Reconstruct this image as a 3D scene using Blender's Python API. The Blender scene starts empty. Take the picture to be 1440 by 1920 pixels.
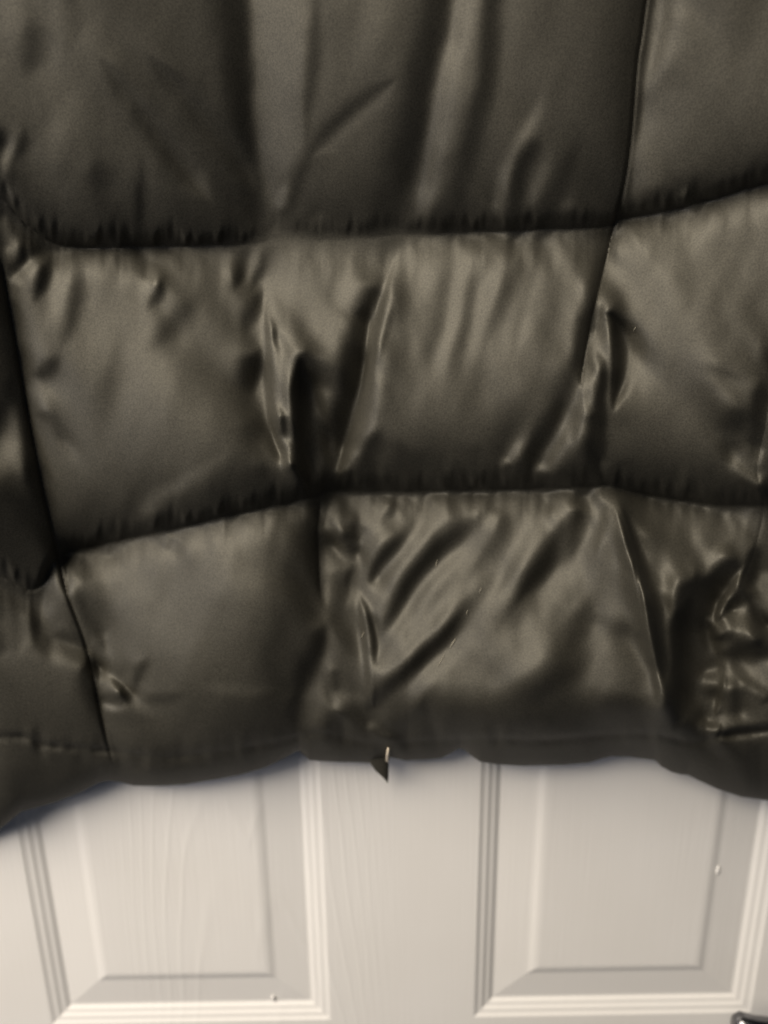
import bpy, bmesh, math
import numpy as np
from mathutils import Matrix, Vector

S = bpy.context.scene
COL = S.collection
rng = np.random.default_rng(7)

# ------------------------------------------------------------------ camera
CAM = np.array([-0.01200, -0.46581, 0.56832])
PITCH, YAW, ROLL = 0.28366, 0.00495, -0.01274
FPX = 1387.0                                     # focal length in pixels of the 1440 x 1920 photograph
fw = np.array([math.sin(YAW) * math.cos(PITCH), math.cos(YAW) * math.cos(PITCH), -math.sin(PITCH)])
r_ = np.cross(fw, [0, 0, 1]); r_ /= np.linalg.norm(r_); u_ = np.cross(r_, fw)
RT = r_ * math.cos(ROLL) + u_ * math.sin(ROLL)
UP = -r_ * math.sin(ROLL) + u_ * math.cos(ROLL)
cd = bpy.data.cameras.new('camera'); cam = bpy.data.objects.new('camera', cd); COL.objects.link(cam)
m = Matrix(((RT[0], UP[0], -fw[0], CAM[0]), (RT[1], UP[1], -fw[1], CAM[1]), (RT[2], UP[2], -fw[2], CAM[2]), (0, 0, 0, 1)))
cam.matrix_world = m
cd.sensor_fit = 'VERTICAL'; cd.sensor_height = 36.0; cd.lens = FPX / 1920 * 36.0
cd.clip_start = 0.01; cd.clip_end = 60
cd.dof.use_dof = True; cd.dof.focus_distance = 0.40; cd.dof.aperture_fstop = 3.5
S.camera = cam

# ------------------------------------------------------------------ light of the room
S.view_settings.view_transform = 'Standard'; S.view_settings.look = 'None'
S.view_settings.exposure = 0.0; S.view_settings.gamma = 1.0
w = bpy.data.worlds.new('World'); S.world = w; w.use_nodes = True
bg = w.node_tree.nodes['Background']
bg.inputs['Color'].default_value = (0.62, 0.72, 1.0, 1); bg.inputs['Strength'].default_value = 0.030

def area(name, loc, target, size, power, color):
    d = bpy.data.lights.new(name, 'AREA'); d.shape = 'DISK'; d.size = size
    d.energy = power; d.color = color
    o = bpy.data.objects.new(name, d); COL.objects.link(o); o.location = loc
    o.rotation_euler = (Vector(target) - Vector(loc)).to_track_quat('-Z', 'Y').to_euler()
    return o
area('ceiling_lamp', (-1.20, -1.20, 2.10), (0, 0, 0.35), 1.8, 106, (1.0, 0.90, 0.75))
area('window_light', (-1.15, -0.65, 0.60), (0, 0, 0.0), 0.7, 5.5, (0.99, 0.95, 0.97))
area('room_bounce_fill', (0.35, -1.7, 0.45), (0, 0, 0.2), 1.6, 0.8, (0.85, 0.90, 1.0))  # unseen fill lamp, added to soften the contrast on the door

# ------------------------------------------------------------------ helpers
def tag(o, label=None, cat=None, group=None, kind=None):
    if label: o['label'] = label
    if cat: o['category'] = cat
    if group: o['group'] = group
    if kind: o['kind'] = kind
    return o

def mesh_obj(name, verts, faces, mat, parent=None, smooth=True):
    me = bpy.data.meshes.new(name)
    me.from_pydata([tuple(v) for v in verts], [], [tuple(f) for f in faces]); me.update()
    if smooth: me.polygons.foreach_set('use_smooth', [True] * len(me.polygons))
    me.materials.append(mat)
    o = bpy.data.objects.new(name, me); COL.objects.link(o)
    if parent: o.parent = parent
    return o

def quad_obj(name, V, Q, mat, parent=None):
    me = bpy.data.meshes.new(name)
    n = len(Q)
    me.vertices.add(len(V)); me.vertices.foreach_set('co', np.ascontiguousarray(V, np.float32).ravel())
    me.loops.add(n * 4); me.loops.foreach_set('vertex_index', np.ascontiguousarray(Q, np.int32).ravel())
    me.polygons.add(n)
    me.polygons.foreach_set('loop_start', np.arange(0, n * 4, 4, dtype=np.int32))
    me.update(calc_edges=True)
    me.polygons.foreach_set('use_smooth', np.ones(n, bool))
    me.materials.append(mat); me.validate()
    o = bpy.data.objects.new(name, me); COL.objects.link(o)
    if parent: o.parent = parent
    return o

def unproj(px, py, Y):
    """point where the sight line of a photograph pixel meets the upright plane y = Y"""
    px = np.asarray(px, float); py = np.asarray(py, float); Y = np.asarray(Y, float)
    a = (px - 720) / FPX; b = (py - 960) / FPX
    d = [RT[i] * a - UP[i] * b + fw[i] for i in range(3)]
    t = (Y - CAM[1]) / d[1]
    return np.stack([CAM[0] + d[0] * t, np.broadcast_to(Y, t.shape), CAM[2] + d[2] * t], -1)

# ------------------------------------------------------------------ materials
def mat_new(name):
    mt = bpy.data.materials.new(name); mt.use_nodes = True
    return mt, mt.node_tree, mt.node_tree.nodes['Principled BSDF']

def nylon_mat():
    mt, nt, b = mat_new('black_nylon')
    L = nt.links.new; N = nt.nodes.new
    tc = N('ShaderNodeTexCoord')
    n1 = N('ShaderNodeTexNoise'); n1.inputs['Scale'].default_value = 9; n1.inputs['Detail'].default_value = 3
    L(tc.outputs['Object'], n1.inputs['Vector'])
    cr = N('ShaderNodeValToRGB')
    cr.color_ramp.elements[0].position = .35; cr.color_ramp.elements[0].color = (0.052, 0.0482, 0.0378, 1)
    cr.color_ramp.elements[1].position = .68; cr.color_ramp.elements[1].color = (0.062, 0.0575, 0.0450, 1)
    L(n1.outputs['Fac'], cr.inputs['Fac'])
    # fine speckle of the weave
    n2 = N('ShaderNodeTexNoise'); n2.inputs['Scale'].default_value = 1100; n2.inputs['Detail'].default_value = 2
    L(tc.outputs['Object'], n2.inputs['Vector'])
    mp = N('ShaderNodeMapRange'); mp.inputs['From Min'].default_value = .3; mp.inputs['From Max'].default_value = .7
    mp.inputs['To Min'].default_value = .72; mp.inputs['To Max'].default_value = 1.28
    L(n2.outputs['Fac'], mp.inputs['Value'])
    mx = N('ShaderNodeMix'); mx.data_type = 'RGBA'; mx.blend_type = 'MULTIPLY'; mx.inputs['Factor'].default_value = 1
    L(cr.outputs['Color'], mx.inputs['A']); L(mp.outputs['Result'], mx.inputs['B'])
    L(mx.outputs['Result'], b.inputs['Base Color'])
    b.inputs['Metallic'].default_value = 0.4
    b.inputs['Roughness'].default_value = 0.58
    b.inputs['Specular IOR Level'].default_value = 0.5
    n3 = N('ShaderNodeTexNoise'); n3.inputs['Scale'].default_value = 220; n3.inputs['Detail'].default_value = 4
    L(tc.outputs['Object'], n3.inputs['Vector'])
    bp = N('ShaderNodeBump'); bp.inputs['Strength'].default_value = .10; bp.inputs['Distance'].default_value = .0006
    L(n3.outputs['Fac'], bp.inputs['Height']); L(bp.outputs['Normal'], b.inputs['Normal'])
    return mt

def paint_mat():
    mt, nt, b = mat_new('white_door_paint')
    L = nt.links.new; N = nt.nodes.new
    tc = N('ShaderNodeTexCoord')
    n0 = N('ShaderNodeTexNoise'); n0.inputs['Scale'].default_value = 5; n0.inputs['Detail'].default_value = 3
    L(tc.outputs['Object'], n0.inputs['Vector'])
    cr = N('ShaderNodeValToRGB')
    cr.color_ramp.elements[0].position = .3; cr.color_ramp.elements[0].color = (0.82, 0.795, 0.765, 1)
    cr.color_ramp.elements[1].position = .7; cr.color_ramp.elements[1].color = (0.88, 0.86, 0.84, 1)
    L(n0.outputs['Fac'], cr.inputs['Fac']); L(cr.outputs['Color'], b.inputs['Base Color'])
    b.inputs['Roughness'].default_value = .33
    # embossed wood grain: long fibres plus arched growth rings
    mp = N('ShaderNodeMapping'); mp.inputs['Scale'].default_value = (420, 420, 9)
    L(tc.outputs['Object'], mp.inputs['Vector'])
    g = N('ShaderNodeTexNoise'); g.inputs['Scale'].default_value = 1; g.inputs['Detail'].default_value = 5
    L(mp.outputs['Vector'], g.inputs['Vector'])
    # arched growth rings, one arch to each panel
    sp = N('ShaderNodeSeparateXYZ'); L(tc.outputs['Object'], sp.inputs[0])
    def M(op, a, b2=None):
        q = N('ShaderNodeMath'); q.operation = op
        for k, v in ((0, a), (1, b2)):
            if v is None: continue
            if isinstance(v, (int, float)): q.inputs[k].default_value = v
            else: L(v, q.inputs[k])
        return q.outputs[0]
    px = M('SUBTRACT', M('PINGPONG', M('ADD', sp.outputs['X'], .115 + .69), .345), .02)
    nz = N('ShaderNodeTexNoise'); nz.inputs['Scale'].default_value = 1; nz.inputs['Detail'].default_value = 2
    mp3 = N('ShaderNodeMapping'); mp3.inputs['Scale'].default_value = (14, 14, 3); L(tc.outputs['Object'], mp3.inputs['Vector']); L(mp3.outputs['Vector'], nz.inputs['Vector'])
    ph = M('ADD', M('ADD', M('MULTIPLY', M('MULTIPLY', px, px), 6200), M('MULTIPLY', sp.outputs['Z'], 52)), M('MULTIPLY', nz.outputs['Fac'], 16))
    wvs = M('MULTIPLY', M('ADD', M('SINE', ph), 1), .5)
    pw = N('ShaderNodeMath'); pw.operation = 'POWER'; pw.inputs[1].default_value = 6; L(wvs, pw.inputs[0])
    fade = M('MINIMUM', M('MAXIMUM', M('MULTIPLY', M('SUBTRACT', .095, M('ABSOLUTE', px)), 22), .12), 1)
    ad = N('ShaderNodeMath'); ad.operation = 'MULTIPLY_ADD'; ad.inputs[1].default_value = .75
    L(M('MULTIPLY', pw.outputs[0], fade), ad.inputs[0]); L(g.outputs['Fac'], ad.inputs[2])
    bp = N('ShaderNodeBump'); bp.inputs['Strength'].default_value = .26; bp.inputs['Distance'].default_value = .0006
    L(ad.outputs[0], bp.inputs['Height']); L(bp.outputs['Normal'], b.inputs['Normal'])
    return mt

def simple_mat(name, col, rough, metal=0.0, noise=0.1, scale=60):
    mt, nt, b = mat_new(name)
    n = nt.nodes.new('ShaderNodeTexNoise'); n.inputs['Scale'].default_value = scale
    cr = nt.nodes.new('ShaderNodeValToRGB')
    cr.color_ramp.elements[0].color = tuple(c * (1 - noise) for c in col) + (1,)
    cr.color_ramp.elements[1].color = tuple(min(1, c * (1 + noise)) for c in col) + (1,)
    nt.links.new(n.outputs['Fac'], cr.inputs['Fac']); nt.links.new(cr.outputs['Color'], b.inputs['Base Color'])
    b.inputs['Roughness'].default_value = rough; b.inputs['Metallic'].default_value = metal
    return mt

NYLON = nylon_mat(); PAINT = paint_mat()
LINING = simple_mat('black_lining', (0.02, 0.02, 0.022), .6)
METAL = simple_mat('dark_metal', (0.20, 0.20, 0.21), .22, 1.0, .05)
THREAD = simple_mat('pale_thread', (0.78, 0.68, 0.54), .7)
LINT = simple_mat('pale_lint', (0.36, 0.33, 0.26), .8)

# ------------------------------------------------------------------ the door
BW, VW, FWD = 0.0163, 0.0326, 0.1298            # bead, bevel and flat field of a moulded panel
PW = 2 * (BW + VW) + FWD
XA = [-.345 / 2 - PW / 2, .345 / 2 - PW / 2]
ROWS = [(-0.76, -0.17), (0.0, 0.66), (0.775, 0.93)]
DW, DB, DT, DTH = .381, -0.97, 1.035, .035
door = bpy.data.objects.new('panelled_door', None); COL.objects.link(door); door.location = (0, 0, DB)
tag(door, 'white painted door with moulded raised panels, behind the hem of the black jacket', 'door')
dz = -DB
xs = [-DW]; zs = [DB]
for a in XA: xs += [a, a + PW]
for a, b2 in ROWS: zs += [a, b2]
xs.append(DW); zs.append(DT)
V = []; Fc = []
idx = {}
for j, z in enumerate(zs):
    for i, x in enumerate(xs):
        idx[i, j] = len(V); V.append((x, 0, z + dz))
for j in range(len(zs) - 1):
    for i in range(len(xs) - 1):
        if i in (1, 3) and j in (1, 3, 5): continue
        Fc.append((idx[i, j], idx[i + 1, j], idx[i + 1, j + 1], idx[i, j + 1]))
o = mesh_obj('stile_and_rail_face', V, Fc, PAINT, door, smooth=False)
e = .0015
bx0, bx1, bz0, bz1 = -DW, DW, DB + dz, DT + dz
core = [(bx0, .0, bz0), (bx1, .0, bz0), (bx1, .0, bz1), (bx0, .0, bz1), (bx0, DTH, bz0), (bx1, DTH, bz0), (bx1, DTH, bz1), (bx0, DTH, bz1)]
mesh_obj('door_edge', core, [(0, 4, 5, 1), (1, 5, 6, 2), (2, 6, 7, 3), (3, 7, 4, 0), (4, 7, 6, 5)], PAINT, door, smooth=False)

def rings(prof, x0, x1, z0, z1, cap):
    V = []; Fc = []
    for s, d in prof:
        d *= .78; V += [(x0 + s, -d, z0 + s), (x1 - s, -d, z0 + s), (x1 - s, -d, z1 - s), (x0 + s, -d, z1 - s)]
    for k in range(len(prof) - 1):
        for q in range(4):
            a = 4 * k + q; b2 = 4 * k + (q + 1) % 4
            Fc.append((a, b2, b2 + 4, a + 4))
    if cap:
        k = 4 * (len(prof) - 1); Fc.append((k, k + 1, k + 2, k + 3))
    return V, Fc
bead = [(0, 0), (.0012, -.0006), (.0028, -.0014), (.0042, -.0018), (.0054, -.0019), (.0066, -.0022), (.0080, -.0030), (.0092, -.0036), (.0106, -.0039), (.0120, -.0042), (.0134, -.0050), (.0146, -.0058), (.0156, -.0061), (BW, -.0062)]
field = [(BW, -.0062), (BW + .001, -.0061), (BW + .0250, -.0034), (BW + .0270, -.0030), (BW + .0285, -.0025), (BW + .0300, -.0019), (BW + .0318, -.0014), (VW + BW + .0010, -.0011), (VW + BW + .0028, -.0010)]
for a in XA:
    for z0, z1 in ROWS:
        V, Fc = rings(bead, a, a + PW, z0 + dz, z1 + dz, False); mesh_obj('moulding', V, Fc, PAINT, door, smooth=False)
        V, Fc = rings(field, a, a + PW, z0 + dz, z1 + dz, True); mesh_obj('raised_panel', V, Fc, PAINT, door, smooth=False)

# lever handle low on the right stile
def lathe_path(path, radii, seg=20, squash=1.0):
    V = []; Fc = []
    P = [Vector(p) for p in path]
    for i, p in enumerate(P):
        t = (P[min(i + 1, len(P) - 1)] - P[max(i - 1, 0)]).normalized()
        a = t.cross(Vector((0, 0, 1)));  a = a.normalized() if a.length > 1e-4 else Vector((1, 0, 0))
        b2 = a.cross(t).normalized()
        for k in range(seg):
            th = 2 * math.pi * k / seg
            V.append(p + a * radii[i] * squash * math.cos(th) + b2 * radii[i] * math.sin(th))
    for i in range(len(P) - 1):
        for k in range(seg):
            a0 = i * seg + k; a1 = i * seg + (k + 1) % seg
            Fc.append((a0, a1, a1 + seg, a0 + seg))
    Fc.append(tuple(range(seg))[::-1]); Fc.append(tuple(range((len(P) - 1) * seg, len(P) * seg)))
    return V, Fc
HX, HZ = .334, .046 + dz
bm = bmesh.new()
bmesh.ops.create_cube(bm, size=1, matrix=Matrix.Translation((HX, -.004, HZ - .045)) @ Matrix.Diagonal((.042, .008, .17, 1)))
bmesh.ops.bevel(bm, geom=bm.edges[:], offset=.003, segments=3, affect='EDGES')
me = bpy.data.meshes.new('handle'); bm.to_mesh(me); bm.free(); me.materials.append(METAL)
hd = bpy.data.objects.new('handle', me); COL.objects.link(hd); hd.parent = door
V, Fc = lathe_path([(HX, -.008, HZ), (HX, -.028, HZ), (HX, -.042, HZ + .001), (HX - .006, -.050, HZ + .0015), (HX - .02, -.053, HZ + .001), (HX - .05, -.053, HZ - .001), (HX - .075, -.051, HZ + .001), (HX - .0865, -.049, HZ + .0035), (HX - .0905, -.048, HZ + .0048)],
                   [.011, .009, .009, .0095, .0095, .0085, .0085, .008, .0045])
mesh_obj('lever', V, Fc, METAL, hd)

def nib(px, py, Y, rx, rz, name):
    c = unproj(px, py, Y); bm = bmesh.new()
    bmesh.ops.create_uvsphere(bm, u_segments=12, v_segments=8, radius=1, matrix=Matrix.Translation((c[0], c[1], c[2] + dz)) @ Matrix.Diagonal((rx, rx * .6, rz, 1)))
    me = bpy.data.meshes.new(name); bm.to_mesh(me); bm.free(); me.materials.append(PAINT)
    for p in me.polygons: p.use_smooth = True
    o = bpy.data.objects.new(name, me); COL.objects.link(o); o.parent = door
nib(1346, 1632, .0022, .0014, .0042, 'paint_drip')
nib(512, 1872, .0034, .0013, .0030, 'paint_drip')

# ------------------------------------------------------------------ the jacket
# Everything ends up as height above the plane the jacket hangs in; u, v are photograph pixels on that plane.
SC = 0.00030                                      # metres of height per unit
D0 = 0.015                                        # distance of that plane from the door at the hem
def lean(v): return D0 + 0.045 * np.clip((1480 - np.asarray(v, float)) / 1500, 0, 1.4)
def crom(pts, n=14):
    P = np.array(pts, float)
    if len(P) < 3: return np.stack([np.linspace(P[0, k], P[-1, k], n) for k in (0, 1)], -1)
    Q = np.vstack([2 * P[0] - P[1], P, 2 * P[-1] - P[-2]])
    out = []
    for i in range(1, len(Q) - 2):
        t = np.linspace(0, 1, n, endpoint=False)[:, None]
        a, b, c, d = Q[i - 1], Q[i], Q[i + 1], Q[i + 2]
        out.append(.5 * (2 * b + (c - a) * t + (2 * a - 5 * b + 4 * c - d) * t * t + (3 * b - a - 3 * c + d) * t ** 3))
    return np.vstack(out + [P[-1:]])

# hem edge: v as a function of u
HEM = [(-330, 1660), (-120, 1610), (-10, 1562), (10, 1546), (40, 1522), (70, 1514), (105, 1504), (150, 1486), (185, 1468), (205, 1464), (225, 1466), (250, 1473), (290, 1474),
       (345, 1471), (400, 1462), (450, 1453), (500, 1438), (535, 1421), (552, 1411), (561, 1408), (570, 1416), (580, 1425), (600, 1427), (640, 1429), (684, 1430), (700, 1432), (716, 1429), (732, 1420), (746, 1423), (760, 1426), (800, 1424), (826, 1422), (842, 1414), (862, 1403),
       (872, 1407), (884, 1417), (900, 1428), (930, 1433), (980, 1436), (1060, 1434), (1105, 1430), (1130, 1422), (1146, 1418), (1180, 1419), (1228, 1425), (1240, 1437),
       (1258, 1447), (1276, 1452), (1290, 1453), (1310, 1463), (1345, 1479), (1390, 1494), (1440, 1501), (1560, 1515), (1800, 1545)]
HEM = np.array(HEM, float)
def hem_v(u): return np.interp(u, HEM[:, 0], HEM[:, 1])
HEMS = hem_v(np.arange(-330, 1801, 2.0))
k_ = np.exp(-.5 * (np.arange(-60, 61) / 26.0) ** 2); k_ /= k_.sum()
HEMSM = np.convolve(np.pad(HEMS, 60, mode='edge'), k_, 'valid')   # smoothed hem for the rounding above it
def hem_s(u): return np.interp(u, np.arange(-330, 1801, 2.0), HEMSM)

# quilting seams
def fun_v(pts):                                    # u as a function of v
    c = crom(pts); o = np.argsort(c[:, 1]); return lambda v: np.interp(v, c[o, 1], c[o, 0])
def fun_u(pts):
    c = crom(pts); o = np.argsort(c[:, 0]); return lambda u: np.interp(u, c[o, 0], c[o, 1])
SA = fun_v([(-60, -700), (-40, 200), (-10, 420), (8, 520), (30, 640), (52, 770), (78, 900), (105, 1020), (125, 1110), (158, 1200), (175, 1270), (196, 1370), (218, 1470), (240, 1700)])
SB = fun_v([(452, -700), (476, -50), (480, 150), (484, 300), (496, 400), (505, 450), (494, 530), (497, 620), (512, 740), (545, 850), (596, 925), (596, 1000), (602, 1120), (624, 1200), (622, 1280), (640, 1340), (660, 1430), (680, 1700)])
SD = fun_v([(1300, -700), (1212, 0), (1196, 110), (1185, 240), (1172, 340), (1152, 420), (1128, 520), (1105, 620), (1090, 720), (1105, 820), (1128, 890), (1150, 930), (1186, 1040), (1204, 1140), (1222, 1240), (1240, 1330), (1262, 1440), (1290, 1700)])
SE = fun_v([(1560, -700), (1520, 0), (1475, 400), (1448, 640), (1438, 780), (1420, 880), (1432, 950), (1412, 1040), (1378, 1130), (1362, 1240), (1352, 1340), (1356, 1430), (1360, 1700)])
def jit(u, a, s): return a * (np.sin(u / s) + .7 * np.sin(u / (s * .37) + 1.3) + .5 * np.sin(u / (s * 2.3) + .4))
_h1 = fun_u([(-330, 330), (-60, 352), (0, 372), (35, 405), (70, 438), (118, 461), (200, 464), (330, 462), (440, 460), (490, 455), (530, 445), (600, 450), (700, 446), (745, 441), (800, 440), (900, 435), (1040, 430), (1140, 425), (1165, 412), (1220, 402), (1290, 387), (1370, 365), (1440, 345), (1800, 270)])
_h2 = fun_u([(-330, 1030), (-60, 1055), (0, 1080), (50, 1104), (80, 1095), (112, 1045), (200, 1019), (330, 991), (450, 962), (540, 944), (592, 930), (620, 922), (700, 922), (800, 921), (930, 918), (1040, 915), (1110, 912), (1145, 912), (1200, 926), (1290, 939), (1360, 948), (1430, 948), (1800, 960)])
_h3 = fun_u([(-330, 1450), (0, 1383), (90, 1398), (205, 1408), (300, 1420), (420, 1408), (520, 1392), (600, 1375), (700, 1395), (800, 1390), (930, 1386), (1020, 1388), (1130, 1379), (1230, 1378), (1300, 1392), (1360, 1378), (1440, 1366), (1800, 1340)])
H0 = fun_u([(-330, -190), (300, -120), (800, -110), (1300, -150), (1800, -230)])
def H1(u): return _h1(u) + jit(u, 1.3, 11)
def H2(u): return _h2(u) + jit(u, 1.3, 13)
def H3(u): return _h3(u)

# grid
def axis(a, b, f0, f1, fine, coarse):
    return np.concatenate([np.arange(a, f0, coarse), np.arange(f0, f1, fine), np.arange(f1, b + coarse, coarse)])
U1 = axis(-300, 1740, -20, 1460, 2.5, 10)
T1 = np.concatenate([np.arange(-600, -20, 12), np.arange(-20, 1380, 2.5)])      # v down to 1380, then eased to the hem edge
NT = 44
U, Vv = np.meshgrid(U1, np.concatenate([T1, np.zeros(NT)]))
U = U.copy(); Vv = Vv.copy()
hv = hem_v(U1)
# the lower rows spread between v = 1240 and the hem
k0 = np.searchsorted(T1, 1240.0); n_low = len(T1) - k0 + NT
tt = (np.arange(n_low) / (n_low - 1)); tt = 1 - (1 - tt) ** 1.35
Vv[k0:, :] = 1240 + (hv[None, :] - 1240) * tt[:, None]
# ---- shade map of the cloth in grey tones; its relief is shaped to match -------------
GS = 3.0
gu = np.arange(-300, 1741, GS); gv = np.arange(-600, 1621, GS)
GU, GV = np.meshgrid(gu, gv)
def sm(t):
    t = np.clip(t, 0, 1); return t * t * (3 - 2 * t)
def ramp(x, *kv):
    return np.interp(x, kv[0::2], kv[1::2])
def pnoise(x, y, seed):
    g = np.random.default_rng(seed).random((256, 256)) * 2 - 1
    xi = np.floor(x).astype(int); yi = np.floor(y).astype(int); fx = x - xi; fy = y - yi
    fx = fx * fx * (3 - 2 * fx); fy = fy * fy * (3 - 2 * fy)
    a = g[yi % 256, xi % 256]; b = g[yi % 256, (xi + 1) % 256]; c = g[(yi + 1) % 256, xi % 256]; d = g[(yi + 1) % 256, (xi + 1) % 256]
    return (a * (1 - fx) + b * fx) * (1 - fy) + (c * (1 - fx) + d * fx) * fy
def softmask(d, w): return sm(d / w + .5)
def stroke_w(wl, wr, pts, t0, t1, p):
    c = crom(pts, 10); pad = 2.6 * max(wl, wr)
    i0, i1 = np.searchsorted(gv, [c[:, 1].min() - pad, c[:, 1].max() + pad]); j0, j1 = np.searchsorted(gu, [c[:, 0].min() - pad, c[:, 0].max() + pad])
    sl = (slice(i0, i1), slice(j0, j1)); x = GU[sl]; y = GV[sl]
    if x.size == 0: return sl, x
    best = np.full(x.shape, 1e9); sd = np.zeros_like(x); par = np.zeros_like(x)
    seg = np.hypot(*(c[1:] - c[:-1]).T); cum = np.concatenate([[0], np.cumsum(seg)]); tot = cum[-1]
    for k in range(len(c) - 1):
        a = c[k]; t = (c[k + 1] - a) / max(seg[k], 1e-6)
        q = np.clip((x - a[0]) * t[0] + (y - a[1]) * t[1], 0, seg[k])
        dx = x - a[0] - t[0] * q; dy = y - a[1] - t[1] * q
        dd = np.hypot(dx, dy); b = dd < best
        best[b] = dd[b]; sd[b] = (t[0] * dy - t[1] * dx)[b]; par[b] = ((cum[k] + q) / tot)[b]
    w = np.where(sd > 0, wl, wr)
    tp = np.ones_like(par)
    if t0 > 0: tp = tp * np.clip(.06 + par / t0, 0, 1)
    if t1 > 0: tp = tp * np.clip(.06 + (1 - par) / t1, 0, 1)
    tp = sm(tp)
    e = np.exp(-(best / (w * (.3 + .7 * tp))) ** p) * tp ** .7
    return sl, e
def S_(val, wl, wr, pts, op=1.0, t0=.25, t1=.25, p=2.0):
    """soft brush along a path; wl / wr = half width on the screen-left / right when drawn downward"""
    sl, e = stroke_w(1.12 * wl, 1.12 * wr, pts, min(1.5 * t0, .5), min(1.5 * t1, .5), p)
    T[sl] += (val - T[sl]) * np.clip(e * op, 0, 1)
def B_(val, cx, cy, rx, ry, ang=0, op=1.0, p=1.0):
    ca, sa = math.cos(math.radians(ang)), math.sin(math.radians(ang))
    x = (GU - cx) * ca + (GV - cy) * sa; y = -(GU - cx) * sa + (GV - cy) * ca
    e = np.exp(-((x / rx) ** 2 + (y / ry) ** 2) ** p) * op
    T[...] += (val - T) * e

a_ = GU - SA(GV); b_ = GU - SB(GV); d_ = GU - SD(GV); e_ = GU - SE(GV)
y1 = GV - _h1(GU); y2 = GV - _h2(GU); yh = hem_s(GU) - GV
# broad tones -----------------------------------------------------------------
T = np.full(GU.shape, 70.0)
row1 = ramp(GU, -300, 74, 100, 76, 220, 66, 430, 62, 480, 84, 560, 84, 600, 74, 720, 68, 900, 72, 1150, 66, 1210, 86, 1440, 82, 1740, 80)
row1 = row1 * ramp(GV, -600, 1, 0, 1, 200, 1, 330, .94, 420, .88)
row2 = ramp(GU, -300, 60, 0, 60, 30, 92, 300, 97, 460, 92, 500, 110, 640, 108, 760, 110, 900, 106, 1080, 96, 1110, 100, 1250, 100, 1400, 88, 1740, 80)
t2 = y1 / np.maximum(y1 - y2, 1)
row2 = row2 * ramp(t2, 0, 1.04, .25, 1.02, .5, 1.0, .7, .92, .85, .80, 1, .7)
row3 = ramp(GU, -300, 60, 60, 60, 120, 94, 400, 92, 560, 80, 600, 90, 690, 112, 900, 112, 1100, 106, 1160, 100, 1300, 96, 1440, 70, 1740, 60)
t3 = y2 / np.maximum(y2 + yh, 1)
row3l = ramp(t3, 0, 1.02, .25, 1.0, .45, .90, .7, .76, .85, .64, .95, .52, 1, .40)
row3m = ramp(t3, 0, 1.0, .3, 1.02, .6, 1.0, .75, .88, .86, .62, .93, .42, 1, .30)
wl_ = ramp(GU, -300, 1, 520, 1, 640, 0, 1740, 0)
row3 = row3 * (row3l * wl_ + row3m * (1 - wl_))
k1 = softmask(y1, 6); k2 = softmask(y2, 6)
T = row1 * (1 - k1) + row2 * k1 * (1 - k2) + row3 * k2
# left of the side seam
la = softmask(-a_, 8)
left = ramp(GV, -600, 70, 300, 70, 480, 60, 560, 48, 660, 46, 730, 40, 800, 74, 880, 76, 940, 46, 1060, 34, 1110, 60, 1230, 62, 1290, 42, 1370, 34, 1410, 42, 1470, 40, 1560, 28)
T = T * (1 - la) + left * la
# seams: dark tones above the stitching, where the belly of each puff turns under
def under(dist, wide, val, op=1.0):
    e = np.exp(-np.maximum(dist, 0) / wide) * (dist > -3) * op
    T[...] += (val - T) * np.clip(e, 0, 1)
o1 = ramp(GU, -300, 1, 440, 1, 485, .8, 515, .35, 560, .7, 600, 1, 725, 1, 757, .45, 790, 1, 1800, 1)
under(-y1, 75, 34, .6 * o1)
under(-y1, 32, 8, o1)
o2 = ramp(GU, -300, 1, 560, 1, 1085, 1, 1130, .7, 1170, 1, 1800, 1)
under(-y2, 80, 32, .55 * o2)
under(-y2, 34, 8, o2)
T += (20 - T) * np.exp(-((y1 + 4) / 8) ** 2) * o1 * .9
T += (20 - T) * np.exp(-((y2 + 4) / 8) ** 2) * o2 * .9
# upright seams
S_(20, 16, 4, [(0, 480), (22, 600), (52, 770), (78, 900), (108, 1030), (125, 1110)], .9, .1, .05)
S_(24, 26, 5, [(170, 1215), (180, 1290), (200, 1380), (218, 1450)], .9, .1, .0)
S_(34, 62, 14, [(1222, -120), (1204, 20), (1188, 120), (1178, 240), (1166, 340), (1148, 425)], .7, 0, 0)
S_(15, 24, 10, [(1225, -120), (1207, 20), (1192, 120), (1182, 240), (1172, 340), (1150, 425)], 1, 0, 0)
S_(15, 15, 5, [(1146, 428), (1128, 510), (1108, 600), (1094, 680), (1086, 740)], 1, 0, .15)

# -- top row -------------------------------------------------------------------
S_(36, 60, 20, [(430, -160), (446, 40), (452, 160)], .75, 0, .5)
S_(24, 30, 16, [(436, -160), (448, 40), (458, 180), (468, 300), (486, 390), (496, 440)], .9, 0, .05)
S_(92, 22, 30, [(515, -160), (520, 100), (528, 260), (516, 390)], .7, 0, .1)
S_(48, 12, 12, [(598, -60), (582, 150), (575, 280)], .6, .3, .2)
S_(44, 18, 14, [(590, 250), (566, 320), (540, 390), (512, 445)], .65, .3, .1)
S_(112, 8, 10, [(538, 330), (520, 400)], .7, .3, .2)
S_(88, 14, 14, [(604, 395), (596, 440)], .6, .3, .2)
S_(48, 26, 18, [(200, 120), (250, 185), (310, 262), (385, 360)], .5, .3, .4)
S_(32, 11, 10, [(212, 138), (250, 185), (302, 255), (370, 345)], .7, .25, .4)
S_(80, 22, 20, [(180, 200), (260, 300), (340, 380)], .4, .3, .3)
S_(38, 16, 18, [(270, 100), (370, 205), (436, 285), (472, 350)], .75, .3, .2)
S_(50, 20, 22, [(728, 160), (650, 225), (588, 290)], .5, .3, .3)
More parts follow.
